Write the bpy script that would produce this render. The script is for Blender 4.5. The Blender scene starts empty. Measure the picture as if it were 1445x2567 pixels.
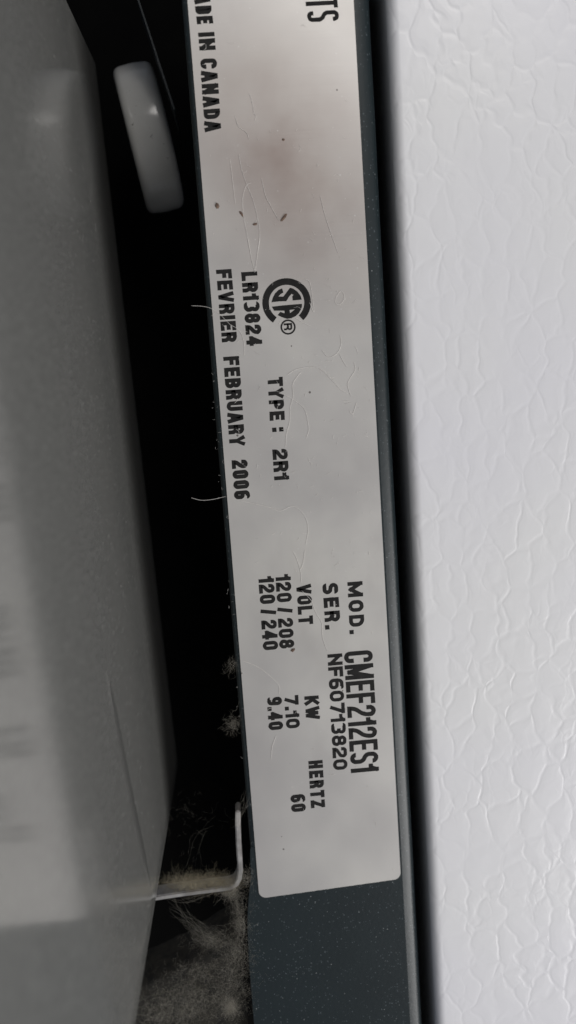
import bpy, bmesh, math, random
from mathutils import Vector, Matrix, noise
from mathutils.geometry import tessellate_polygon

random.seed(7)
scene = bpy.context.scene
COL = scene.collection
MM = 0.001

# ------------------------------------------------------------------ camera
# Plate plane is z = 0, plate runs along Y, photo pixel (1445 x 2567) -> plane z.
F_PX, PW, PH = 2223.0, 1445.0, 2567.0
ed = Vector((1020, 14617, F_PX)).normalized()              # plate "down" seen by the camera (x right, y down, z forward)
ex = Vector((54300, -4127, F_PX)); ex = (ex - ed * ex.dot(ed)).normalized()
en = -ex.cross(ed)
ORG = Vector((0, 0, F_PX * 0.032 / 390.0))
def P(x, y, z=0.0):
    """photo pixel -> world point on the plane at height z (metres) over the plate"""
    d = Vector((x - PW / 2, y - PH / 2, F_PX))
    p = d * ((en.dot(ORG) + z) / en.dot(d)) - ORG
    return Vector((p.dot(ex), -p.dot(ed), p.dot(en)))
def cam_to_world(v):
    return Vector((v.dot(ex), -v.dot(ed), v.dot(en)))
cd = bpy.data.cameras.new('camera')
cam = bpy.data.objects.new('camera', cd); COL.objects.link(cam)
rx, ry, rz = cam_to_world(Vector((1, 0, 0))), cam_to_world(Vector((0, -1, 0))), cam_to_world(Vector((0, 0, -1)))
M = Matrix((rx, ry, rz)).transposed().to_4x4()
M.translation = cam_to_world(-ORG)
cam.matrix_world = M
cd.sensor_fit = 'VERTICAL'; cd.sensor_height = 36.0
cd.lens = 36.0 * F_PX / PH
cd.clip_start = 0.005; cd.clip_end = 20
cd.dof.use_dof = True
cd.dof.focus_distance = 0.181
cd.dof.aperture_fstop = cd.lens / 2.6
scene.camera = cam

# ------------------------------------------------------------------ light
w = bpy.data.worlds.new('World'); scene.world = w; w.use_nodes = True
w.node_tree.nodes['Background'].inputs[0].default_value = (0.80, 0.86, 1.0, 1)
w.node_tree.nodes['Background'].inputs[1].default_value = 0.15
def area(name, loc, target, sx, sy, power, col):
    l = bpy.data.lights.new(name, 'AREA'); l.shape = 'RECTANGLE'; l.size = sx; l.size_y = sy
    l.energy = power; l.color = col
    o = bpy.data.objects.new(name, l); COL.objects.link(o)
    o.location = loc
    o.rotation_euler = (Vector(target) - Vector(loc)).to_track_quat('-Z', 'Y').to_euler()
    return o
area('window_light', (1.00, -0.70, 0.90), (0.0, -0.02, 0), 0.9, 0.7, 16.8, (1.0, 0.985, 0.97))
area('ceiling_light', (0.42, 0.85, 1.3), (0, 0.0, 0), 0.5, 0.5, 5.4, (1.0, 0.96, 0.92))
scene.view_settings.view_transform = 'Standard'
scene.view_settings.look = 'None'
scene.view_settings.exposure = 0.0
scene.view_settings.gamma = 1.0

# ------------------------------------------------------------------ materials
def mat(name):
    m = bpy.data.materials.new(name); m.use_nodes = True
    nt = m.node_tree
    return m, nt, nt.nodes['Principled BSDF']
def N(nt, t, **kw):
    n = nt.nodes.new(t)
    for k, v in kw.items():
        if k in n.inputs.keys(): n.inputs[k].default_value = v
        else: setattr(n, k, v)
    return n
def L(nt, a, b): nt.links.new(a, b)
def coords(nt, scale=(1, 1, 1), rot=(0, 0, 0)):
    tc = N(nt, 'ShaderNodeTexCoord'); mp = N(nt, 'ShaderNodeMapping')
    mp.inputs['Scale'].default_value = scale; mp.inputs['Rotation'].default_value = rot
    L(nt, tc.outputs['Object'], mp.inputs['Vector'])
    return mp.outputs['Vector']
def ramp(nt, src, stops, interp='LINEAR'):
    r = N(nt, 'ShaderNodeValToRGB'); r.color_ramp.interpolation = interp
    els = r.color_ramp.elements
    els[0].position, els[0].color = stops[0][0], tuple(stops[0][1]) + (1,)
    els[1].position, els[1].color = stops[-1][0], tuple(stops[-1][1]) + (1,)
    for p, c in stops[1:-1]:
        e = els.new(p); e.color = tuple(c) + (1,)
    L(nt, src, r.inputs[0]); return r.outputs[0]
def g(v): return (v, v, v)
def math_(nt, op, a, b=None, c=None):
    n = N(nt, 'ShaderNodeMath', operation=op)
    for i, v in enumerate((a, b, c)):
        if v is None: continue
        if isinstance(v, (int, float)): n.inputs[i].default_value = v
        else: L(nt, v, n.inputs[i])
    return n.outputs[0]
def mix(nt, fac, a, b):
    n = N(nt, 'ShaderNodeMix', data_type='RGBA')
    for i, v in ((0, fac), (6, a), (7, b)):
        if isinstance(v, (int, float)): n.inputs[i].default_value = v
        elif isinstance(v, tuple): n.inputs[i].default_value = v + (1,)
        else: L(nt, v, n.inputs[i])
    return n.outputs[2]
def noise_tex(nt, vec, scale, detail=3, rough=0.55):
    n = N(nt, 'ShaderNodeTexNoise'); n.inputs['Scale'].default_value = scale
    n.inputs['Detail'].default_value = detail; n.inputs['Roughness'].default_value = rough
    L(nt, vec, n.inputs['Vector']); return n

def mat_enamel():
    m, nt, b = mat('dark_speckled_enamel')
    v = coords(nt)
    base = mix(nt, noise_tex(nt, v, 60).outputs[0], (0.007, 0.0125, 0.0145), (0.012, 0.021, 0.024))
    vo = N(nt, 'ShaderNodeTexVoronoi'); vo.inputs['Scale'].default_value = 1150; L(nt, v, vo.inputs['Vector'])
    sep = N(nt, 'ShaderNodeSeparateColor'); L(nt, vo.outputs['Color'], sep.inputs[0])
    size = math_(nt, 'MULTIPLY', math_(nt, 'POWER', sep.outputs[0], 6.0), 0.17)
    speck = math_(nt, 'LESS_THAN', vo.outputs['Distance'], size)
    vo2 = N(nt, 'ShaderNodeTexVoronoi'); vo2.inputs['Scale'].default_value = 2100; L(nt, v, vo2.inputs['Vector'])
    sep2 = N(nt, 'ShaderNodeSeparateColor'); L(nt, vo2.outputs['Color'], sep2.inputs[0])
    sp2 = math_(nt, 'LESS_THAN', vo2.outputs['Distance'], math_(nt, 'MULTIPLY', math_(nt, 'POWER', sep2.outputs[0], 3.0), 0.34))
    c = mix(nt, math_(nt, 'MULTIPLY', sp2, 0.25), base, (0.25, 0.29, 0.32))
    c = mix(nt, math_(nt, 'MULTIPLY', speck, 0.36), c, (0.50, 0.52, 0.52))
    L(nt, c, b.inputs['Base Color'])
    b.inputs['Roughness'].default_value = 0.40
    b.inputs['Specular IOR Level'].default_value = 0.5
    bp = N(nt, 'ShaderNodeBump'); bp.inputs['Strength'].default_value = 0.25; bp.inputs['Distance'].default_value = 0.0001
    L(nt, noise_tex(nt, v, 900).outputs[0], bp.inputs['Height']); L(nt, bp.outputs[0], b.inputs['Normal'])
    return m

def mat_plate():
    m, nt, b = mat('silver_label_film')
    v = coords(nt)
    n1 = noise_tex(nt, v, 22, 4).outputs[0]
    c = ramp(nt, n1, [(0.3, (0.62, 0.595, 0.575)), (0.5, (0.67, 0.648, 0.618)), (0.7, (0.71, 0.69, 0.645))])
    # grimy smears with their own shape
    sm = ramp(nt, noise_tex(nt, coords(nt, (1, 0.5, 1)), 38, 5, 0.6).outputs[0], [(0.55, g(0)), (0.78, g(1))])
    c = mix(nt, math_(nt, 'MULTIPLY', sm, 0.22), c, (0.30, 0.255, 0.235))
    # dark reflection of phone and hand, painted in as a brown mottled patch
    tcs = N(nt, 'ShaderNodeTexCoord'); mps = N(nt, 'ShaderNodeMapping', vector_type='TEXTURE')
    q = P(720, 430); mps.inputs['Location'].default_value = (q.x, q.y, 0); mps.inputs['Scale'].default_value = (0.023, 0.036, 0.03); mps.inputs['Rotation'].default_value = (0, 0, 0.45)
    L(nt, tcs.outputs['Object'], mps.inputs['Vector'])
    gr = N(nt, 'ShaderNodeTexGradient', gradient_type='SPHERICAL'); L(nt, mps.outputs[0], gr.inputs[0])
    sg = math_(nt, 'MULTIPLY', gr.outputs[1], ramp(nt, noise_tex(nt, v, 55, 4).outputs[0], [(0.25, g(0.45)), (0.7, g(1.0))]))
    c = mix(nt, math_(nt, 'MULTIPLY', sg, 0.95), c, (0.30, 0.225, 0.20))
    # fine dark specks
    vo = N(nt, 'ShaderNodeTexVoronoi'); vo.inputs['Scale'].default_value = 330; L(nt, v, vo.inputs['Vector'])
    sep = N(nt, 'ShaderNodeSeparateColor'); L(nt, vo.outputs['Color'], sep.inputs[0])
    sp = math_(nt, 'LESS_THAN', vo.outputs['Distance'], math_(nt, 'MULTIPLY', math_(nt, 'POWER', sep.outputs[0], 14.0), 0.12))
    c = mix(nt, math_(nt, 'MULTIPLY', sp, 0.75), c, (0.07, 0.055, 0.045))
    vo3 = N(nt, 'ShaderNodeTexVoronoi'); vo3.inputs['Scale'].default_value = 900; L(nt, v, vo3.inputs['Vector'])
    sep3 = N(nt, 'ShaderNodeSeparateColor'); L(nt, vo3.outputs['Color'], sep3.inputs[0])
    sp3 = math_(nt, 'LESS_THAN', vo3.outputs['Distance'], math_(nt, 'MULTIPLY', math_(nt, 'POWER', sep3.outputs[1], 8.0), 0.16))
    c = mix(nt, math_(nt, 'MULTIPLY', sp3, 0.5), c, (0.75, 0.74, 0.72))
    L(nt, c, b.inputs['Base Color'])
    b.inputs['Metallic'].default_value = 0.6
    rgh = ramp(nt, noise_tex(nt, v, 45, 4).outputs[0], [(0.3, g(0.37)), (0.7, g(0.46))])
    L(nt, rgh, b.inputs['Roughness'])
    br = noise_tex(nt, coords(nt, (1, 60, 1)), 40, 3).outputs[0]
    bp = N(nt, 'ShaderNodeBump'); bp.inputs['Strength'].default_value = 0.06; bp.inputs['Distance'].default_value = 0.0001
    L(nt, math_(nt, 'ADD', br, noise_tex(nt, v, 120, 4).outputs[0]), bp.inputs['Height']); L(nt, bp.outputs[0], b.inputs['Normal'])
    return m

def mat_ink():
    m, nt, b = mat('black_print')
    v = coords(nt)
    c = ramp(nt, noise_tex(nt, v, 500, 3).outputs[0], [(0.3, g(0.006)), (0.75, (0.018, 0.017, 0.016))])
    L(nt, c, b.inputs['Base Color']); b.inputs['Roughness'].default_value = 0.6; b.inputs['Specular IOR Level'].default_value = 0.25
    worn = ramp(nt, noise_tex(nt, v, 1500, 3, 0.7).outputs[0], [(0.74, g(1)), (0.78, g(0.55))])
    L(nt, worn, b.inputs['Alpha'])
    return m

def mat_white():
    m, nt, b = mat('white_leathergrain_enamel')
    tc = N(nt, 'ShaderNodeTexCoord')
    warp = noise_tex(nt, tc.outputs['Object'], 210, 1, 0.5)
    sub = N(nt, 'ShaderNodeVectorMath', operation='SUBTRACT'); L(nt, warp.outputs['Color'], sub.inputs[0]); sub.inputs[1].default_value = (0.5, 0.5, 0.5)
    scl = N(nt, 'ShaderNodeVectorMath', operation='SCALE'); L(nt, sub.outputs[0], scl.inputs[0]); scl.inputs['Scale'].default_value = 0.0036
    add = N(nt, 'ShaderNodeVectorMath', operation='ADD'); L(nt, tc.outputs['Object'], add.inputs[0]); L(nt, scl.outputs[0], add.inputs[1])
    def cells(scale, sc, rot, w0, w1):
        mp = N(nt, 'ShaderNodeMapping'); mp.inputs['Scale'].default_value = sc; mp.inputs['Rotation'].default_value = (0, 0, rot)
        L(nt, add.outputs[0], mp.inputs['Vector'])
        vo = N(nt, 'ShaderNodeTexVoronoi', feature='DISTANCE_TO_EDGE'); vo.inputs['Scale'].default_value = scale
        L(nt, mp.outputs[0], vo.inputs['Vector'])
        return ramp(nt, vo.outputs['Distance'], [(w0, g(0)), (w1, g(1))], 'EASE')
    c1 = cells(195, (1, 0.60, 1), 0.6, 0.0, 0.11)
    c1b = cells(195, (1, 0.60, 1), 0.6, 0.0, 0.36)
    c2 = cells(340, (1, 0.7, 1), -0.35, 0.0, 0.16)
    m1 = ramp(nt, noise_tex(nt, tc.outputs['Object'], 60, 2).outputs[0], [(0.36, g(0.20)), (0.60, g(1))])
    m2 = ramp(nt, noise_tex(nt, tc.outputs['Object'], 95, 2).outputs[0], [(0.46, g(0.0)), (0.68, g(0.6))])
    def masked(c, mk):   # 1 - mk*(1-c)
        return math_(nt, 'SUBTRACT', 1.0, math_(nt, 'MULTIPLY', mk, math_(nt, 'SUBTRACT', 1.0, c)))
    h = math_(nt, 'ADD', math_(nt, 'ADD', math_(nt, 'MULTIPLY', masked(c1, m1), 0.65), math_(nt, 'MULTIPLY', c1b, 0.55)), math_(nt, 'MULTIPLY', masked(c2, m2), 0.5))
    h = math_(nt, 'ADD', h, math_(nt, 'MULTIPLY', noise_tex(nt, tc.outputs['Object'], 110, 1).outputs[0], 0.35))
    bp = N(nt, 'ShaderNodeBump'); bp.inputs['Strength'].default_value = 0.5; bp.inputs['Distance'].default_value = 0.00011
    L(nt, h, bp.inputs['Height']); L(nt, bp.outputs[0], b.inputs['Normal'])
    vo = N(nt, 'ShaderNodeTexVoronoi'); vo.inputs['Scale'].default_value = 110; L(nt, tc.outputs['Object'], vo.inputs['Vector'])
    sep = N(nt, 'ShaderNodeSeparateColor'); L(nt, vo.outputs['Color'], sep.inputs[0])
    sp = math_(nt, 'LESS_THAN', vo.outputs['Distance'], math_(nt, 'MULTIPLY', math_(nt, 'POWER', sep.outputs[0], 9.0), 0.028))
    c = ramp(nt, noise_tex(nt, tc.outputs['Object'], 14, 2).outputs[0], [(0.3, (0.80, 0.795, 0.835)), (0.7, (0.825, 0.825, 0.82))])
    c = mix(nt, sp, c, (0.10, 0.09, 0.08))
    L(nt, c, b.inputs['Base Color'])
    b.inputs['Roughness'].default_value = 0.30
    return m

def mat_drawer():
    m, nt, b = mat('grey_dusty_enamel')
    v = coords(nt)
    n1 = noise_tex(nt, coords(nt, (1, 1, 0.4)), 1300, 3, 0.7).outputs[0]
    c = ramp(nt, n1, [(0.36, (0.160, 0.160, 0.152)), (0.64, (0.205, 0.205, 0.195)), (0.78, (0.34, 0.34, 0.32))])
    L(nt, c, b.inputs['Base Color'])
    b.inputs['Roughness'].default_value = 0.12
    b.inputs['IOR'].default_value = 1.42
    bp = N(nt, 'ShaderNodeBump'); bp.inputs['Strength'].default_value = 0.06; bp.inputs['Distance'].default_value = 0.0001
    L(nt, noise_tex(nt, v, 700, 3).outputs[0], bp.inputs['Height']); L(nt, bp.outputs[0], b.inputs['Normal'])
    return m

def mat_simple(name, c0, c1, rough, metal=0.0, scale=200, bump=0.1, sss=0.0):
    m, nt, b = mat(name)
    v = coords(nt); n = noise_tex(nt, v, scale, 4, 0.65).outputs[0]
    L(nt, ramp(nt, n, [(0.35, c0), (0.68, c1)]), b.inputs['Base Color'])
    b.inputs['Roughness'].default_value = rough; b.inputs['Metallic'].default_value = metal
    if sss:
        b.inputs['Subsurface Weight'].default_value = sss; b.inputs['Subsurface Scale'].default_value = 0.002
    bp = N(nt, 'ShaderNodeBump'); bp.inputs['Strength'].default_value = bump; bp.inputs['Distance'].default_value = 0.0002
    L(nt, n, bp.inputs['Height']); L(nt, bp.outputs[0], b.inputs['Normal'])
    return m
def mat_roller():
    m, nt, b = mat('white_nylon')
    v = coords(nt)
    n = noise_tex(nt, v, 700, 4, 0.7).outputs[0]
    big = noise_tex(nt, v, 90, 3).outputs[0]
    c = ramp(nt, big, [(0.3, (0.52, 0.515, 0.49)), (0.7, (0.62, 0.615, 0.585))])
    c = mix(nt, ramp(nt, n, [(0.67, g(0)), (0.73, g(0.7))]), c, (0.09, 0.075, 0.065))
    L(nt, c, b.inputs['Base Color']); b.inputs['Roughness'].default_value = 0.16
    return m

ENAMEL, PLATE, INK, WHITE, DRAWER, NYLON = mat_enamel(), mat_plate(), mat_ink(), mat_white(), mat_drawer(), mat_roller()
ZINC = mat_simple('zinc_plated_steel', (0.30, 0.29, 0.28), (0.50, 0.49, 0.48), 0.5, 0.4, 500, 0.3)
CAVITY = mat_simple('near_black_metal', (0.002, 0.002, 0.002), (0.004, 0.004, 0.0035), 0.9, 0, 80)  # almost black base colour for the cavity wall
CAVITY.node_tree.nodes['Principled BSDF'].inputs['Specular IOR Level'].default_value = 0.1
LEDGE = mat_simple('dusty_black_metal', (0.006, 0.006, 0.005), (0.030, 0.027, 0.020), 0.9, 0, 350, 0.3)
CREASE_SHADE = mat_simple('crease_shade', (0.105, 0.105, 0.10), (0.125, 0.125, 0.12), 0.25, 0, 300, 0.1)  # darker wall tone, painted shade of a pressed crease
FIBRE = mat_simple('pale_fibre', (0.86, 0.82, 0.77), (0.95, 0.93, 0.90), 0.6, 0, 900, 0)
LINT = mat_simple('tan_lint', (0.27, 0.25, 0.205), (0.50, 0.47, 0.40), 0.9, 0, 400, 0)
TAN = mat_simple('tan_dust', (0.28, 0.24, 0.16), (0.52, 0.46, 0.33), 0.9, 0, 400, 0)
CRUMB = mat_simple('brown_crumb', (0.09, 0.06, 0.05), (0.24, 0.16, 0.11), 0.8, 0, 900, 0.4)

# ------------------------------------------------------------------ helpers
def tag(o, label=None, cat=None, group=None, kind=None):
    for k, v in (('label', label), ('category', cat), ('group', group), ('kind', kind)):
        if v: o[k] = v
    return o
def empty(name, loc, label, cat):
    o = bpy.data.objects.new(name, None); COL.objects.link(o); o.location = loc; o.empty_display_size = 0.01
    bpy.context.view_layer.update()
    return tag(o, label, cat)
def mesh_obj(name, verts, faces, material, parent=None, smooth=False):
    me = bpy.data.meshes.new(name); me.from_pydata([tuple(v) for v in verts], [], faces); me.update()
    me.materials.append(material)
    if smooth:
        for p in me.polygons: p.use_smooth = True
    o = bpy.data.objects.new(name, me); COL.objects.link(o)
    if parent: set_parent(o, parent)
    return o
def set_parent(o, parent):
    o.parent = parent
    off = Vector(parent.location); q = parent.parent
    while q: off += Vector(q.location); q = q.parent
    o.location = Vector(o.location) - off
def sweep(profile, ys, fn=None):
    """profile [(x,z)] swept along the list of Y values"""
    V, Fc = [], []
    n = len(profile)
    for j, y in enumerate(ys):
        for (x, z) in profile:
            v = Vector((x, y, z)); V.append(fn(v) if fn else v)
    for j in range(len(ys) - 1):
        for i in range(n - 1):
            a = j * n + i
            Fc.append((a, a + 1, a + 1 + n, a + n))
    return V, Fc
def arc(cx, cz, r, a0, a1, n):
    return [(cx + r * math.cos(math.radians(a0 + (a1 - a0) * i / n)), cz + r * math.sin(math.radians(a0 + (a1 - a0) * i / n))) for i in range(n + 1)]
def tube_into(V, Fc, pts, r, sides=4, taper=True):
    n0 = len(V); k = len(pts)
    for i, p in enumerate(pts):
        t = (pts[min(i + 1, k - 1)] - pts[max(i - 1, 0)])
        t = t.normalized() if t.length > 1e-9 else Vector((0, 1, 0))
        u = t.cross(Vector((0.3, 0.2, 1))).normalized(); q = t.cross(u)
        rr = r * (0.55 if taper and i in (0, k - 1) else 1)
        for s in range(sides):
            a = 2 * math.pi * s / sides
            V.append(p + (u * math.cos(a) + q * math.sin(a)) * rr)
    for i in range(k - 1):
        for s in range(sides):
            a = n0 + i * sides + s; b = n0 + i * sides + (s + 1) % sides
            Fc.append((a, b, b + sides, a + sides))
def smooth_path(pts, n=6):
    out = []
    for i in range(len(pts) - 1):
        p0 = pts[max(i - 1, 0)]; p1 = pts[i]; p2 = pts[i + 1]; p3 = pts[min(i + 2, len(pts) - 1)]
        for k in range(n):
            t = k / n
            out.append(0.5 * ((2 * p1) + (p2 - p0) * t + (2 * p0 - 5 * p1 + 4 * p2 - p3) * t * t + (3 * p1 - p0 - 3 * p2 + p3) * t ** 3))
    out.append(pts[-1]); return out

# ------------------------------------------------------------------ setting: cavity behind everything
def build_cavity():
    zf, zb = -0.075, -0.083
    v = []
    for z in (zf, zb):
        v += [(-0.14, -0.20, z), (0.10, -0.20, z), (0.10, 0.20, z), (-0.14, 0.20, z)]
    f = [(0, 1, 2, 3), (7, 6, 5, 4), (0, 4, 5, 1), (1, 5, 6, 2), (2, 6, 7, 3), (3, 7, 4, 0)]
    o = mesh_obj('cavity_back_wall', v, f, CAVITY); tag(o, kind='structure', label='near-black back of the cavity behind the frame')
build_cavity()

# ------------------------------------------------------------------ range frame with rating plate
XL, XR = -0.0122, 0.0192          # plate edges
YB = -0.0846                       # plate lower end
YTOP, YBOT = 0.145, -0.160
frame = empty('oven_range', (0.0045, -0.02, 0), 'dark speckled enamel oven range frame carrying a silver rating plate', 'range')

XE = 0.0196                        # where the bullnose starts
XM = XL - 0.0002                       # left margin of the face
# face sheet: outline with the opening on its left side, 1 mm thick
def build_face():
    out = [(XE, YTOP), (XM, YTOP), (XM, 0.03), (XM, -0.066)]
    c = [(XM, -0.0731), (XM - 0.0009, -0.0734), (XM - 0.0013, -0.080), (XM - 0.0023, -0.086), (XM - 0.0029, -0.092), (XM - 0.0032, -0.10)]
    out += [(p.x, p.y) for p in smooth_path([Vector(q).to_3d() for q in c], 3)]
    out += [(XM - 0.0032, YBOT), (XE, YBOT)]
    out = [Vector((x, y, 0)) for x, y in out]
    tris = tessellate_polygon([out])
    n = len(out)
    V = [v.copy() for v in out] + [v + Vector((0, 0, -0.0011)) for v in out]
    Fc = []
    for t in tris:
        a, b, c2 = [out[i] for i in t]
        if (b - a).cross(c2 - a).z < 0: t = t[::-1]
        Fc.append(tuple(t)); Fc.append(tuple(i + n for i in t[::-1]))
    for i in range(n):
        j = (i + 1) % n
        Fc.append((i, i + n, j + n, j))
    o = mesh_obj('face_sheet', V, Fc, ENAMEL, frame)
    bm = bmesh.new(); bm.from_mesh(o.data); bmesh.ops.recalc_face_normals(bm, faces=bm.faces); bm.to_mesh(o.data); bm.free()
build_face()
def build_bullnose():
    # shallow raised bead, then the sheet rolls over and drops away
    prof = [(XE, 0.0), (XE + 0.0006, -0.00010), (XE + 0.0012, -0.00024), (XE + 0.0016, -0.00036)]
    r = 0.0018
    cx, cz = XE + 0.00105, -0.00207
    prof += arc(cx, cz, r, 69, 0, 12)
    prof += [(cx + r, -0.012), (cx + r, -0.030)]
    ys = [YBOT + (YTOP - YBOT) * i / 60 for i in range(61)]
    def wob(v):
        v.x += 0.00006 * noise.noise(Vector((v.y * 60, 1, 2))) ; return v
    V, Fc = sweep(prof, ys, wob)
    mesh_obj('rolled_edge', V, [f[::-1] for f in Fc], ENAMEL, frame, True)
    r = 0.0009
    prof = [(XM + 0.00005, 0.00001)] + arc(XM, -r, r, 90, 180, 10) + [(XM - r, -0.010), (XM - r, -0.022)]
    V, Fc = sweep(prof, [-0.0735, -0.03, 0.05, YTOP])
    mesh_obj('return_flange', V, Fc, ENAMEL, frame, True)
build_bullnose()
def build_ledge():
    c = [P(603, 2360), P(580, 2372), P(555, 2385), P(525, 2400), P(490, 2425), P(450, 2450), P(410, 2468), P(360, 2490), P(280, 2520), P(180, 2540)]
    pts = smooth_path([Vector((p.x, p.y, 0)) for p in c], 4)
    V, Fc = [], []
    z0 = -0.004
    for p in pts:
        k = 0.0006 * noise.noise(p * 300)
        V += [Vector((p.x, p.y + k, z0 - 0.012)), Vector((p.x, p.y + k, z0 - 0.002)), Vector((p.x, p.y - 0.0007 + k, z0 - 0.0006)), Vector((p.x, p.y - 0.0022 + k, z0)), Vector((p.x, YBOT, z0))]
    for i in range(len(pts) - 1):
        for j in range(4):
            a = i * 5 + j; Fc.append((a, a + 1, a + 6, a + 5))
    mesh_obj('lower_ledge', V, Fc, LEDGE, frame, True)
build_ledge()

plate_z = 0.00022
def build_plate():
    r = 0.0016
    o = []
    ya = YTOP - 0.004
    o += [(XR, ya), (XL, ya)]
    o += [(XL + r + r * math.cos(math.radians(a)), YB - 0.0003 + r + r * math.sin(math.radians(a))) for a in range(180, 271, 15)]
    n = 40
    for i in range(1, n):       # cut end, slightly ragged
        t = i / n
        o.append((XL + r + (XR - XL - 2 * r) * t, YB - 0.0003 + 0.0014 * t + 0.00007 * noise.noise(Vector((t * 26, 3, 1)))))
    o += [(XR - r + r * math.cos(math.radians(a)), YB + 0.0011 + r + r * math.sin(math.radians(a))) for a in range(270, 361, 15)]
    out = [Vector((x, y, 0)) for x, y in o]
    tris = tessellate_polygon([out]); n = len(out)
    V = [v + Vector((0, 0, plate_z)) for v in out] + [v + Vector((0, 0, 0.00002)) for v in out]
    Fc = []
    for t in tris:
        a, b, c = [out[i] for i in t]
        Fc.append(tuple(t) if (b - a).cross(c - a).z > 0 else tuple(t[::-1]))
    for i in range(n):
        j = (i + 1) % n; Fc.append((i, i + n, j + n, j))
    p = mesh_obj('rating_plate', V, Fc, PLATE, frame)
    p['label'] = 'silver film rating plate printed with black lettering'
    return p
plate = build_plate()

# ---- lettering: a squared stroke alphabet, (u, v[, roundness]) paths in a unit box
G = {
 'A': [[(0, 0), (.40, 1), (.60, 1), (1, 0)], [(.16, .27), (.84, .27)]],
 'B': [[(0, .52), (0, 0), (1, 0, 1), (1, .52, 1), (0, .52)], [(0, .52), (0, 1), (.93, 1, 1), (.93, .52, 1), (0, .52)]],
 'C': [[(1, .70), (1, 1, 1), (0, 1, 1), (0, 0, 1), (1, 0, 1), (1, .30)]],
 'D': [[(.5, 0), (1, 0, .9), (1, 1, .9), (0, 1), (0, 0), (.5, 0)]],
 'E': [[(1, 1), (0, 1), (0, 0), (1, 0)], [(0, .52), (.86, .52)]],
 'F': [[(1, 1), (0, 1), (0, 0)], [(0, .50), (.86, .50)]],
 'H': [[(0, 0), (0, 1)], [(1, 0), (1, 1)], [(0, .52), (1, .52)]],
 'I': [[(.5, 0), (.5, 1)]],
 'K': [[(0, 0), (0, 1)], [(.08, .40), (1, 1)], [(.40, .58), (1, 0)]],
 'L': [[(0, 1), (0, 0), (1, 0)]],
 'M': [[(0, 0), (0, 1)], [(.04, .92), (.5, .10)], [(.5, .10), (.96, .92)], [(1, 1), (1, 0)]],
 'N': [[(0, 0), (0, 1)], [(.05, .88), (.95, .12)], [(1, 0), (1, 1)]],
 'O': [[(.5, 0), (1, 0, 1), (1, 1, 1), (0, 1, 1), (0, 0, 1), (.5, 0)]],
 'P': [[(0, 0), (0, 1), (1, 1, 1), (1, .44, 1), (0, .44)]],
 'R': [[(0, 0), (0, 1), (1, 1, 1), (1, .48, 1), (0, .48)], [(.50, .48), (.98, .30, .6), (.98, 0)]],
 'S': [[(1, .84), (1, 1, 1), (0, 1, 1), (0, .56, 1), (1, .46, 1), (1, 0, 1), (0, 0, 1), (0, .16)]],
 'T': [[(0, 1), (1, 1)], [(.5, 1), (.5, 0)]],
 'U': [[(0, 1), (0, 0, 1), (1, 0, 1), (1, 1)]],
 'V': [[(0, 1), (.44, 0), (.56, 0), (1, 1)]],
 'W': [[(0, 1), (.24, .04)], [(.28, .04), (.5, .86)], [(.5, .86), (.72, .04)], [(.76, .04), (1, 1)]],
 'Y': [[(0, 1), (.5, .45), (1, 1)], [(.5, .45), (.5, 0)]],
 'Z': [[(0, 1), (1, 1)], [(.92, .90), (.08, .10)], [(0, 0), (1, 0)]],
 '0': [[(.5, 0), (1, 0, 1), (1, 1, 1), (0, 1, 1), (0, 0, 1), (.5, 0)]],
 '1': [[(1, 0), (1, 1)], [(-.3, .76), (.30, .76, .6), (.95, .96)]],
 '2': [[(0, .80), (0, 1, 1), (1, 1, 1), (1, .60, .9), (0, .20, .8), (0, 0), (1, 0)]],
 '3': [[(0, .90), (0, 1, 1), (1, 1, 1), (1, .53, 1), (.50, .53)], [(.50, .53), (1, .53, 1), (1, 0, 1), (0, 0, 1), (0, .12)]],
 '4': [[(.74, 0), (.74, 1)], [(.68, .94), (.03, .32)], [(0, .26), (1, .26)]],
 '6': [[(.5, 0), (1, 0, 1), (1, .57, 1), (0, .57, .8), (0, 0, 1), (.5, 0)], [(0, .28), (0, 1, 1), (1, 1, 1), (1, .92)]],
 '7': [[(0, 1), (1, 1)], [(.95, .94), (.36, 0)]],
 '8': [[(.5, .53), (1, .53, 1), (1, 0, 1), (0, 0, 1), (0, .53, 1), (.5, .53)], [(.5, .53), (.94, .53, 1), (.94, 1, 1), (.06, 1, 1), (.06, .53, 1), (.5, .53)]],
 '9': [[(.5, 1), (0, 1, 1), (0, .43, 1), (1, .43, .8), (1, 1, 1), (.5, 1)], [(1, .72), (1, 0, 1), (0, 0, 1), (0, .08)]],
 '/': [[(0, 0), (1, 1)]],
 '.': [[(.5, 0), (.5, 0.004)]],
 ':': [[(.5, .10), (.5, .104)], [(.5, .72), (.5, .724)]],
}
RW = {'M': 1.30, 'W': 1.42, 'I': 0, '.': 0, ':': 0, '1': .62, '/': .62, 'A': 1.08, 'V': 1.05, 'Y': 1.05, 'N': 1.05, 'T': .95, 'L': .92, 'F': .94, 'E': .95}
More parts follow.
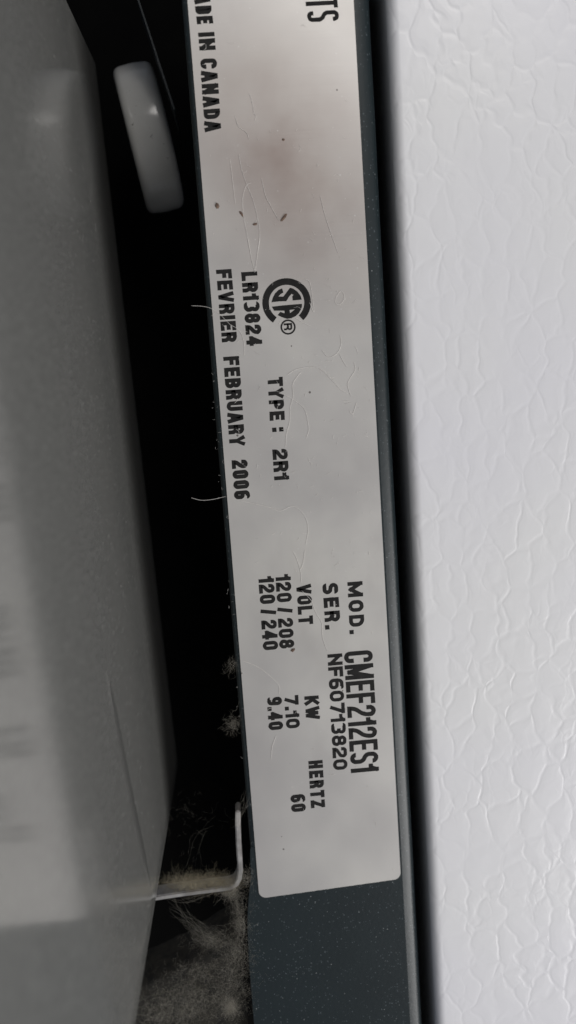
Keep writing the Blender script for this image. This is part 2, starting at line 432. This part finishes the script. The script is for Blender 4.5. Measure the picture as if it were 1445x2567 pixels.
def fillet(pts):
    out = []
    for i, p in enumerate(pts):
        if p[2] > 0 and 0 < i < len(pts) - 1:
            c = Vector(p[:2]); a = Vector(pts[i - 1][:2]); b = Vector(pts[i + 1][:2])
            la, lb = (a - c).length, (b - c).length
            ka = 0.5 if (0 < i - 1 and pts[i - 1][2] > 0) else 0.98
            kb = 0.5 if (i + 1 < len(pts) - 1 and pts[i + 1][2] > 0) else 0.98
            d = p[2] * min(la * ka, lb * kb)
            q0 = c + (a - c).normalized() * d; q1 = c + (b - c).normalized() * d
            for k in range(7):
                t = k / 6; s = 1 - t
                bz = q0 * (s * s) + c * (2 * s * t) + q1 * (t * t)
                ci = c + (q0 - c) * 1 + (q1 - c) * 1      # quarter-ellipse through the same ends
                th = t * math.pi / 2
                el = ci + (q0 - ci) * 1.0 * math.cos(th) + (q1 - ci) * math.sin(th)
                out.append(el)
        else:
            out.append(Vector(p[:2]))
    r = [out[0]]
    for p in out[1:]:
        if (p - r[-1]).length > 1e-6: r.append(p)
    return r
def ribbon(pts, t, closed, cap=True):
    if not closed and cap:
        d0 = (pts[0] - pts[1]).normalized(); d1 = (pts[-1] - pts[-2]).normalized()
        pts = [pts[0] + d0 * t / 2] + pts[1:-1] + [pts[-1] + d1 * t / 2]
    n = len(pts); Lf, Rt = [], []
    for i in range(n):
        if closed: a, b = pts[i - 1], pts[(i + 1) % n]
        else: a, b = pts[max(i - 1, 0)], pts[min(i + 1, n - 1)]
        d0 = (pts[i] - a); d1 = (b - pts[i])
        if d0.length < 1e-9: d0 = d1
        if d1.length < 1e-9: d1 = d0
        d0 = d0.normalized(); d1 = d1.normalized()
        n0 = Vector((-d0.y, d0.x)); n1 = Vector((-d1.y, d1.x))
        m = n0 + n1
        m = m.normalized() if m.length > 1e-6 else n0
        k = min(1 / max(m.dot(n0), 0.2), 1.7)
        Lf.append(pts[i] + m * t / 2 * k); Rt.append(pts[i] - m * t / 2 * k)
    return Lf, Rt
def letter(V, Fc, ch, x0, wd, h, t, to3, z):
    for si, path in enumerate(G[ch]):
        pp = [(x0 + t / 2 + p[0] * max(wd - t, 0), t / 2 + p[1] * (h - t), p[2] if len(p) > 2 else 0) for p in path]
        closed = path[0][:2] == path[-1][:2] and len(path) > 2
        if ch in '.:':
            c = Vector(pp[0][:2]); quad = [c + Vector((a, b)) * t * 0.56 for a, b in ((-1, -1), (1, -1), (1, 1), (-1, 1))]
            n0 = len(V); V.extend(to3(q, z) for q in quad); Fc.append((n0, n0 + 1, n0 + 2, n0 + 3)); continue
        q = fillet(pp)
        if closed: q = q[:-1] if (q[0] - q[-1]).length < 1e-7 else q
        Lf, Rt = ribbon(q, t, closed, ch not in 'S369C2' or (ch == '2'))
        n0 = len(V); n = len(q); zz = z + si * 2.5e-6
        V.extend(to3(v, zz) for v in Lf); V.extend(to3(v, zz) for v in Rt)
        for i in range(n if closed else n - 1):
            j = (i + 1) % n
            Fc.append((n0 + i, n0 + n + i, n0 + n + j, n0 + j))
INK_Z = plate_z + 0.00002
def text_line(s, p0, p1, cap_px, stroke=0.255, gap=0.115, space=0.62, label=None):
    """p0, p1: photo pixels of the baseline's start and end; letters read down the plate, tops to +X"""
    a, b = P(*p0), P(*p1)
    xb = (a.x + b.x) / 2
    h = (P(p0[0] + cap_px, p0[1]) - a).length
    length = a.y - b.y
    t = h * stroke
    fixed = 0.0; units = 0.0; gp = gap * h
    for i, ch in enumerate(s):
        if ch == ' ': fixed += space * h * 0.5
        elif RW.get(ch, 1) == 0: fixed += t
        else: units += RW.get(ch, 1)
        if i < len(s) - 1: fixed += gp if ch != ' ' else 0
    wu = (length - fixed) / units if units else t
    slant = (b.x - a.x) / length
    def to3(v, z): return Vector((a.x + v.y + slant * v.x, a.y - v.x, z))
    V, Fc = [], []
    x = 0.0
    for i, ch in enumerate(s):
        if ch == ' ': x += space * h * 0.5; continue
        r = RW.get(ch, 1); wd = t if r == 0 else wu * r
        letter(V, Fc, ch, x, wd, h, t, to3, INK_Z + (i % 2) * 1e-6)
        x += wd + (gp if i < len(s) - 1 else 0)
    Fc = [f if (V[f[1]] - V[f[0]]).cross(V[f[2]] - V[f[0]]).z > 0 else f[::-1] for f in Fc]
    for v in V:     # ragged print edges
        k = Vector((v.x * 2200, v.y * 2200, 5)); v.x += 0.00005 * noise.noise(k); v.y += 0.00005 * noise.noise(k + Vector((9, 9, 9)))
    o = mesh_obj('lettering', V, Fc, INK, plate)
    if label: o['label'] = label
    return o
text_line('PARTS', (754, -104), (772, 57), 80, stroke=.125, gap=.07)
text_line('MADE', (482, -42), (495, 62), 41)
text_line('IN', (497, 83), (501, 128), 41)
text_line('CANADA', (502, 149), (514, 332), 42)
text_line('LR13824', (605, 683), (619, 868), 40, gap=.11)
text_line('FEVRIER', (542, 677), (557, 859), 39, gap=.11)
text_line('FEBRUARY', (560, 895), (576, 1119), 40, gap=.11)
text_line('2006', (581, 1154), (588, 1252), 40, gap=.11)
text_line('TYPE', (671, 947), (677, 1055), 38)
text_line(':', (680, 1073), (681, 1084), 38)
text_line('2R1', (683, 1127), (688, 1204), 38)
text_line('MOD.', (871, 1459), (877, 1589), 38, gap=.22)
text_line('SER.', (808, 1463), (816, 1577), 39, gap=.22)
text_line('CMEF212ES1', (862, 1634), (880, 1937), 72, stroke=.155, gap=.06)
text_line('NF60713820', (821, 1640), (836, 1930), 37, gap=.11, stroke=.24)
text_line('VOLT', (743, 1466), (749, 1566), 37, gap=.11)
text_line('120 / 208', (691, 1442), (701, 1626), 38, gap=.11, space=.5, stroke=.24)
text_line('120 / 240', (648, 1447), (660, 1630), 39, gap=.11, space=.5, stroke=.24)
text_line('KW', (763, 1745), (767, 1804), 36)
text_line('7.10', (713, 1744), (718, 1826), 35, gap=.11)
text_line('9.40', (670, 1748), (674, 1830), 37, gap=.11)
text_line('HERTZ', (773, 1907), (780, 2025), 36, gap=.17)
text_line('60', (728, 1992), (731, 2035), 37, gap=.11)

def build_mark():
    k = 160 / 1445.0
    def W(x, y, z=INK_Z): q = P(640 + x * k, 670 + y * k); return Vector((q.x, q.y, z))
    V, Fc = [], []
    def poly(loops):
        pts = [[W(*p) for p in lp] for lp in loops]
        flat = [p for lp in pts for p in lp]; n0 = len(V); V.extend(flat)
        for t in tessellate_polygon(pts):
            a, b, c = [flat[i] for i in t]
            Fc.append(tuple(n0 + i for i in (t if (b - a).cross(c - a).z > 0 else t[::-1])))
    ring_pts = lambda cx, cy, r, a0, a1, n: [(cx + r * math.cos(math.radians(a0 + (a1 - a0) * i / n)), cy + r * math.sin(math.radians(a0 + (a1 - a0) * i / n))) for i in range(n + 1)]
    poly([ring_pts(712, 800, 550, 124, 406.6, 48) + ring_pts(712, 800, 400, 124, 406.6, 48)[::-1]])
    poly([[(370, 795), (400, 690), (450, 595), (530, 515), (610, 480), (640, 575), (575, 610), (530, 665), (640, 665), (700, 585), (790, 465), (860, 485), (960, 555), (1030, 650), (1055, 735), (850, 755), (840, 660), (870, 630), (825, 605), (770, 665), (735, 725), (705, 770), (540, 775)]])
    poly([[(375, 895), (600, 868), (860, 845), (1060, 830), (1060, 890), (1035, 960), (990, 1040), (920, 1105), (820, 1155), (720, 1170), (600, 1130), (510, 1085), (570, 1010), (665, 1045), (665, 985), (430, 985)], [(780, 970), (900, 955), (790, 1040)]])
    o = mesh_obj('certification_mark', V, Fc, INK, plate)
    V, Fc = [], []
    n = 40
    for r in (172, 134):
        V.extend(W(745 + r * math.cos(2 * math.pi * i / n), 1355 + r * math.sin(2 * math.pi * i / n)) for i in range(n))
    for i in range(n):
        j = (i + 1) % n; Fc.append((i, i + n, j + n, j))
    a = W(645, 1275); h = (W(835, 1275) - a).length
    letter(V, Fc, 'R', 0, h * .82, h, h * .22, lambda v, z: Vector((a.x + v.y, a.y - v.x, z)), INK_Z)
    mesh_obj('registered_mark', V, [f if (V[f[1]] - V[f[0]]).cross(V[f[2]] - V[f[0]]).z > 0 else f[::-1] for f in Fc], INK, plate)
build_mark()

# ---- L-shaped zinc bracket inside the opening
def build_bracket():
    z0, z1 = -0.003, -0.0075
    path = [(597, 2048), (597, 2072), (599, 2120), (602, 2165), (603, 2185), (600, 2204), (592, 2219), (578, 2227), (550, 2231), (500, 2237), (455, 2243), (415, 2249), (330, 2262)]
    zt = [-0.0005 if i < 6 else -0.0005 - 0.0022 * min(1, (i - 5) / 5) for i in range(len(path))]
    pts = [P(x, y, zt[i]) for i, (x, y) in enumerate(path)]; pts = [Vector((p.x, p.y)) for p in pts]
    Lf, Rt = ribbon(pts, 0.00115, False)
    n = len(pts); V = []
    for z in (z0, z1):
        dz = [zt[i] + (z - z0) - (0.0015 if i < 1 else 0.0) for i in range(n)]
        V += [Vector((p.x, p.y, dz[i])) for i, p in enumerate(Lf)] + [Vector((p.x, p.y, dz[i])) for i, p in enumerate(Rt)]
    Fc = []
    for i in range(n - 1):
        Fc += [(i, i + 1, n + i + 1, n + i), (2 * n + i, 3 * n + i, 3 * n + i + 1, 2 * n + i + 1), (i, 2 * n + i, 2 * n + i + 1, i + 1), (n + i, n + i + 1, 3 * n + i + 1, 3 * n + i)]
    Fc += [(0, n, 3 * n, 2 * n), (n - 1, 3 * n - 1, 4 * n - 1, 2 * n - 1)]
    o = mesh_obj('bracket', V, Fc, ZINC, frame)
    bm = bmesh.new(); bm.from_mesh(o.data); bmesh.ops.recalc_face_normals(bm, faces=bm.faces)
    bmesh.ops.bevel(bm, geom=[e for e in bm.edges if e.calc_face_angle(0) > 0.9], offset=0.00025, segments=2, affect='EDGES')
    bm.to_mesh(o.data); bm.free()
    o['label'] = 'bent zinc bracket with a rounded corner, dust along its lower leg'
build_bracket()

# ------------------------------------------------------------------ white grained panel
def build_white():
    xa = 0.0262
    prof = [(xa, -0.045), (xa, -0.006)] + arc(xa + 0.0014, -0.0011, 0.0014, 180, 90, 14)
    xw = [0.0290 + i * 0.004 for i in range(25)]
    prof += [(x, 0.0003) for x in xw]
    ys = [YBOT - 0.02 + (YTOP + 0.02 - YBOT) * i / 80 for i in range(81)]
    V, Fc = sweep(prof, ys)
    o = mesh_obj('white_appliance_panel', V, [f[::-1] for f in Fc], WHITE, None, True)
    md = o.modifiers.new('thickness', 'SOLIDIFY'); md.thickness = 0.0008; md.offset = -1
    tag(o, 'glossy white enamel side panel with leathery wrinkled grain beside dark frame', 'panel')
build_white()

# ------------------------------------------------------------------ drawer: grey side wall and roller
drawer = empty('drawer_box', (-0.033, 0.03, -0.03), 'grey glossy drawer side with a white roller beside the rating plate', 'drawer')
def x_wall(y): return -0.0315 - 0.0233 * (y + 0.088)
Y1, ZA, ZT = -0.0722, -0.042, 0.150
def build_wall():
    rb = 0.012
    V, Fc = [], []
    prof = [(0.030, -0.0)] if False else []
    # along z: bend at the back (towards -X), flat wall to the front
    bend = [(-rb - 0.012, -rb)] + [( -rb + rb * math.cos(math.radians(a)), -rb * math.sin(math.radians(a)) ) for a in range(90, -1, -9)]
    zs = [(x, z + rb + ZA - rb) for x, z in bend]
    flat = [ZA + 0.004 + (ZT - ZA - 0.004) * i / 30 for i in range(31)]
    prof = zs + [(0, z) for z in flat]
    Y2 = P(205, 160, ZA).y
    ys = [Y1 + (Y2 - Y1) * i / 40 for i in range(41)]
    # lower hem: rolls over with a small radius
    hem = [(-0.0016, 0.0004), (-0.0012, 0.0), (-0.0006, 0.0), (-0.0002, 0.00018), (0.0, 0.0006)]
    rows = [(dx, Y1 + dy) for dx, dy in hem] + [(0, y) for y in ys[1:]]
    n = len(prof)
    for dx, y in rows:
        for (x, z) in prof: V.append(Vector((x_wall(y) + x + dx, y, z)))
    for j in range(len(rows) - 1):
        for i in range(n - 1):
            a = j * n + i; Fc.append((a, a + n, a + n + 1, a + 1))
    o = mesh_obj('side_wall', V, [f[::-1] for f in Fc], DRAWER, drawer, True)
    o['label'] = 'grey glossy side wall mirroring the silver plate'
build_wall()
def build_crease_strip():  # slightly proud strip; the crease's groove shade is put into its colour
    V, Fc = [], []
    n = 24
    for i in range(n + 1):
        t = i / n
        y = -0.018 + (-0.0665 + 0.018) * t; z = 0.0385 + (0.0225 - 0.0385) * t + 0.0012 * math.sin(t * 3.1)
        k = 0.00003; wz = min(1, 5 * t, 5 * (1 - t)) * 0.8 + 0.1
        for dz, dx in ((-0.0026, -0.00002), (-0.0022, k), (0.0022, k), (0.0026, -0.00002)):
            V.append(Vector((x_wall(y) + dx, y, z + dz * wz)))
    for i in range(n):
        for j in range(3):
            a = i * 4 + j; Fc.append((a, a + 1, a + 5, a + 4))
    mesh_obj('crease_strip', V, Fc, CREASE_SHADE, drawer, True)
build_crease_strip()
def build_roller():
    R, W2, rb = 0.0166, 0.0047, 0.0019
    prof = [(0.0022, -W2 + 0.001), (R * 0.45, -W2 + 0.001), (R * 0.5, -W2), (R - rb, -W2)]
    prof += [(R - rb + rb * math.cos(math.radians(a)), -W2 + rb + rb * math.sin(math.radians(a))) for a in range(-75, 1, 15)]
    prof += [(R + 0.0002, 0)]
    prof += [(R - rb + rb * math.cos(math.radians(a)), W2 - rb + rb * math.sin(math.radians(a))) for a in range(0, 91, 15)]
    prof += [(R * 0.5, W2), (R * 0.45, W2 - 0.001), (0.0022, W2 - 0.001)]
    c = P(357, 303, -0.030); c.z = -0.030 - R + 0.001
    c = Vector((c.x, c.y, c.z))
    ax = Vector((1, 0.165, -0.056)).normalized()
    u = ax.cross(Vector((0, 1, 0))).normalized(); v = ax.cross(u)
    n = 64; V, Fc = [], []
    for k in range(n):
        a = 2 * math.pi * k / n
        for (r, s) in prof: V.append(ax * s + (u * math.cos(a) + v * math.sin(a)) * r)
    m = len(prof)
    for k in range(n):
        for i in range(m - 1):
            a = k * m + i; b = ((k + 1) % n) * m + i
            Fc.append((a, a + 1, b + 1, b))
    o = mesh_obj('roller', V, Fc, NYLON, None, True)
    o.location = c; set_parent(o, drawer); o['label'] = 'white nylon roller with scuffed tread'
    bm = bmesh.new(); bm.from_mesh(o.data); bmesh.ops.recalc_face_normals(bm, faces=bm.faces); bm.to_mesh(o.data); bm.free()
    V, Fc = [], []
    tube_into(V, Fc, [ax * (-0.0041), ax * (-0.0040), ax * 0.0, ax * 0.0040, ax * 0.0047], 0.0021, 12, False)
    q = mesh_obj('axle', V, Fc, ZINC, None, True)
    q.parent = o
build_roller()

# guide rail edge that runs behind the roller
def build_rail():
    a, b = P(332, -40, -0.020), P(436, 275, -0.020)
    d = (b - a).normalized(); s = Vector((-d.y, d.x, 0))
    V = []
    for p in (a, b):
        for off, z in ((0, 0), (0.00035, 0), (0.00035, -0.02), (0, -0.02)):
            V.append(p + s * off + Vector((0, 0, z)))
    Fc = [(0, 1, 5, 4), (1, 2, 6, 5), (2, 3, 7, 6), (3, 0, 4, 7), (0, 3, 2, 1), (4, 5, 6, 7)]
    mesh_obj('guide_rail', V, Fc, ENAMEL, frame)
build_rail()

# ------------------------------------------------------------------ fibres, lint and crumbs
def z2(p): return (440 + p[0] * .4152, p[1] * .4152)
def z3(p): return (480 + p[0] * .4152, 600 + p[1] * .4152)
def z4(p): return (540 + p[0] * .3875, 1380 + p[1] * .3875)
FIB = [
 (z2, [(385, 930), (400, 1020), (430, 1110), (470, 1210), (500, 1330), (510, 1420), (495, 1535)]),
 (z2, [(460, 1105), (430, 1120), (408, 1190), (410, 1290), (430, 1400), (455, 1535)]),
 (z2, [(520, 1075), (545, 1180), (580, 1250), (625, 1330)]),
 (z2, [(330, 960), (350, 1120), (362, 1230)]),
 (z2, [(875, 1180), (905, 1300), (945, 1420), (985, 1530)]),
 (z2, [(362, 700), (380, 760), (430, 800), (445, 840)]),
 (z2, [(445, 560), (465, 620), (475, 690)]),
 (z3, [(345, 0), (360, 100), (385, 200)]),
 (z3, [(415, 0), (400, 90), (385, 200)]),
 (z3, [(0, 400), (100, 410), (170, 450), (230, 510), (290, 550), (318, 620), (322, 700)]),
 (z3, [(580, 820), (640, 785), (740, 770), (790, 790), (850, 850), (900, 905), (945, 932)]),
 (z3, [(665, 800), (615, 870), (615, 950), (597, 1020), (595, 1100), (575, 1180), (570, 1260)]),
 (z3, [(550, 930), (620, 970), (680, 1020), (700, 1080), (710, 1150), (695, 1200)]),
 (z3, [(685, 240), (715, 260), (730, 340), (740, 440), (715, 380)]),
 (z3, [(900, 580), (905, 640), (880, 690), (830, 712), (790, 670)]),
 (z3, [(895, 690), (920, 740), (940, 770)]),
 (z3, [(985, 745), (990, 790), (960, 840), (945, 880), (965, 950)]),
 (z3, [(905, 310), (875, 350), (875, 390), (910, 385), (925, 340), (905, 310)]),
 (z3, [(625, 470), (680, 505), (720, 522)]),
 (z3, [(1000, 985), (975, 1055), (955, 1030)]),
 (z3, [(0, 1560), (60, 1575), (130, 1570), (205, 1553)]),
 (z3, [(300, 1580), (400, 1600), (480, 1620), (540, 1640), (620, 1612), (690, 1680), (705, 1760), (690, 1850)]),
 (z4, [(180, 715), (270, 750), (350, 810), (410, 870), (415, 930)]),
 (z4, [(500, 0), (530, 60), (555, 150), (555, 210)]),
 (z4, [(580, 0), (570, 80), (550, 130)]),
 (z4, [(560, 260), (622, 325), (650, 400), (690, 470), (695, 560), (728, 655)]),
 (z4, [(395, 1200), (370, 1270), (362, 1350)]),
]
FIBRE_LABELS = ['long pale fibre curving down past the dark crumbs',
 'pale fibre looping beside the long curved fibre',
 'pale fibre ending at the dark splinter-like crumb',
 'thin pale fibre close to the brown crumb at the plate edge',
 'pale fibre on the bare side of the plate across from the dark splinter',
 'pale fibre just below the end of the country lettering',
 'short pale fibre level with the end of the country lettering',
 'pale fibre running down to the start of the registration number',
 'second pale fibre meeting the first above the registration number',
 'pale fibre hanging over the plate edge at the French month lettering',
 'long arched pale fibre above the type lettering',
 'pale fibre wandering down beside the type lettering',
 'pale fibre bowing out past the type lettering',
 'pale fibre hugging the round certification mark',
 'hooked pale fibre between the certification mark and the arched fibre',
 'short pale fibre below the hooked fibre', "wavy pale fibre by the plate's outer edge beyond the arched fibre",
 'small pale fibre loop outward of the certification mark',
 'short pale fibre touching the registered mark',
 'short bent pale fibre below the wavy fibre',
 'pale fibre sticking out over the dark gap near the year',
 'long pale fibre winding below the year',
 'pale fibre between the voltage rows and the kilowatt figures',
 'pale fibre coming down to the volt heading',
 'pale fibre joining another above the volt heading',
 'pale fibre crossing the volt heading',
 'pale fibre beneath the kilowatt figures']
for (fn, pts), lab in zip(FIB, FIBRE_LABELS):
    path = smooth_path([P(*fn(p), z=plate_z + 0.00012) for p in pts], 5)
    for i, q in enumerate(path): q.z = plate_z + 0.00010 + 0.00008 * abs(noise.noise(Vector((i * .7, pts[0][0], 0))))
    V, Fc = [], []
    tube_into(V, Fc, path, 0.000031)
    o = mesh_obj('lint_fibre', V, Fc, FIBRE, None, True)
    tag(o, lab, 'fibre', 'pale fibres lying on the silver plate')

def walk(p, d, n, step, turn, flat=False):
    pts = [p.copy()]
    for i in range(n):
        d = (d + Vector((random.gauss(0, turn), random.gauss(0, turn), 0 if flat else random.gauss(0, turn)))).normalized()
        p = p + d * step; pts.append(p.copy())
    return pts
def short_lint():
    V, Fc = [], []
    for i in range(210):
        y = random.choice([random.uniform(60, 2200), random.uniform(600, 1450), random.uniform(350, 1300)])
        t = random.random() ** 0.8
        xl, xr = 476 + .08 * y, 878 + .054 * y
        p = P(xl + (xr - xl) * t, y, plate_z + 0.00008)
        a = random.uniform(0, 6.28)
        tube_into(V, Fc, walk(p, Vector((math.cos(a), math.sin(a), 0)), random.randint(2, 5), random.uniform(.00010, .00035), .45, True), random.uniform(.000016, .00003), 3)
    for i in range(45):    # fuzz caught on the plate's inner edge
        y = random.choice([random.uniform(850, 1300), random.uniform(1350, 2150)])
        p = P(476 + .08 * y - random.uniform(2, 26), y, 0.0001)
        a = random.uniform(0, 6.28)
        tube_into(V, Fc, walk(p, Vector((math.cos(a), math.sin(a), .1)), random.randint(3, 6), random.uniform(.00008, .0002), .6), .000014, 3)
    o = mesh_obj('lint_fuzz', V, Fc, FIBRE, None, True)
    tag(o, 'scattered short lint fibres stuck on the silver plate', 'lint', kind='stuff')
short_lint()

def lint_web():
    V, Fc = [], []
    def strand(pts, n, spread, r=.000008, zs=-.004):
        for i in range(n * 2):
            ox, oy = random.gauss(0, spread * 1.2), random.gauss(0, spread * 1.2)
            q = [P(x + ox + random.gauss(0, spread), y + oy + random.gauss(0, spread), zs + random.gauss(0, .0012)) for x, y in pts]
            a = random.randint(0, max(0, len(q) - 3)); q = q[a:a + random.randint(2, 4)]
            path = smooth_path(q, 4)
            for k, v in enumerate(path):
                path[k] = v + Vector((random.gauss(0, 1), random.gauss(0, 1), random.gauss(0, 1))) * 0.00010
            tube_into(V, Fc, path, random.uniform(.5, 1.2) * r, 3)
    def puff(cx, cy, rx_, ry_, n, z, zr, step=.0004, r=.0000065):
        for i in range(n):
            p = P(cx + random.gauss(0, rx_), cy + random.gauss(0, ry_), z + random.gauss(0, zr))
            d = Vector((random.gauss(0, 1), random.gauss(0, 1), random.gauss(0, .5))).normalized()
            tube_into(V, Fc, walk(p, d, random.randint(3, 8), random.uniform(.4, 1.4) * step, .5), random.uniform(.6, 1.3) * r, 3)
    strand([(575, 2232), (592, 2258), (603, 2290), (606, 2330), (598, 2360)], 26, 5, zs=.0003)
    strand([(430, 2262), (470, 2300), (500, 2335), (540, 2352), (585, 2380), (600, 2400)], 26, 11, zs=-.003)
    strand([(475, 2300), (490, 2330), (520, 2345), (560, 2370), (575, 2410)], 14, 11, zs=-.003)
    strand([(600, 2365), (585, 2420), (572, 2480), (568, 2560)], 4, 2, zs=.0006)
    strand([(402, 2250), (460, 2258), (510, 2245), (555, 2232)], 3, 3, zs=.0005)
    strand([(455, 2150), (470, 2110), (500, 2070), (530, 2040)], 1, 10, zs=-.006)
    strand([(505, 2180), (500, 2120), (510, 2080)], 1, 10, zs=-.006)
    strand([(620, 1990), (605, 2030), (590, 2060)], 5, 6, zs=.0002)
    puff(578, 2238, 10, 8, 320, 0, .0006)
    puff(615, 2200, 12, 12, 280, .0002, .0004, .0003)
    puff(600, 2310, 12, 40, 320, .0001, .0005)
    puff(595, 2400, 18, 28, 360, .0002, .0005)
    puff(575, 2480, 24, 40, 520, .0003, .0005)
    puff(470, 2500, 55, 26, 900, .0002, .0008)
    puff(420, 2545, 50, 24, 800, .0002, .0008)
    puff(500, 2440, 40, 16, 300, -.001, .0008)
    puff(535, 2360, 30, 12, 360, -.003, .0012)
    puff(618, 2330, 12, 50, 160, .0002, .0003, .0003)
    puff(615, 2440, 16, 60, 160, .0002, .0003, .0003)
    puff(577, 2525, 9, 9, 800, .0006, .0004, .0003)
    puff(583, 1815, 8, 9, 170, .0002, .0004, .0003)
    puff(580, 1670, 9, 7, 90, .0002, .0003, .0003)
    puff(480, 2050, 40, 40, 60, -.012, .002)
    o = mesh_obj('dust_lint', V, Fc, LINT, None, True)
    tag(o, 'grey cobweb lint around the frame opening and lower ledge', 'dust', kind='stuff')
    V.clear(); Fc.clear()
    puff(500, 2210, 45, 9, 1680, -.0018, .0010)
    puff(555, 2212, 20, 7, 520, -.0015, .0010)
    puff(470, 2214, 25, 9, 640, -.0018, .0010)
    o = mesh_obj('dust_clump', V, Fc, TAN, None, True)
    tag(o, 'tan fluffy dust heaped on the lower leg of the bracket', 'dust', kind='stuff')
lint_web()

def crumb(px, py, sx, sy, rot, z=None, seed=0, label=''):
    bm = bmesh.new(); bmesh.ops.create_icosphere(bm, subdivisions=2, radius=1)
    for v in bm.verts:
        k = 1 + .45 * noise.noise(v.co * 1.7 + Vector((seed * 3.1, 0, 0)))
        v.co = Vector((v.co.x * sx * k, v.co.y * sy * k, v.co.z * min(sx, sy) * .5 * k))
    bmesh.ops.rotate(bm, verts=bm.verts, cent=(0, 0, 0), matrix=Matrix.Rotation(rot, 3, 'Z'))
    me = bpy.data.meshes.new('crumb'); bm.to_mesh(me); bm.free(); me.materials.append(CRUMB)
    o = bpy.data.objects.new('crumb', me); COL.objects.link(o)
    o.location = P(px, py, plate_z + min(sx, sy) * .3)
    tag(o, label, 'crumb')
crumb(712, 545, .00030, .00095, -.75, seed=1, label='dark splinter-like crumb at the end of a fibre below the country lettering')
crumb(545, 515, .00042, .00055, .3, seed=2, label='brown crumb near the inner edge of the plate')
crumb(606, 536, .00022, .00065, .6, seed=3, label='thin dark crumb crossed by long fibres')
crumb(735, 1630, .00050, .00032, .5, seed=4, label='rusty brown crumb touching the first voltage line')
crumb(640, 562, .00045, .00022, .1, seed=5, label='small dark crumb among the long fibres')
crumb(711, 350, .00026, .00022, .1, seed=6, label='tiny dark crumb in the blank middle of the plate')
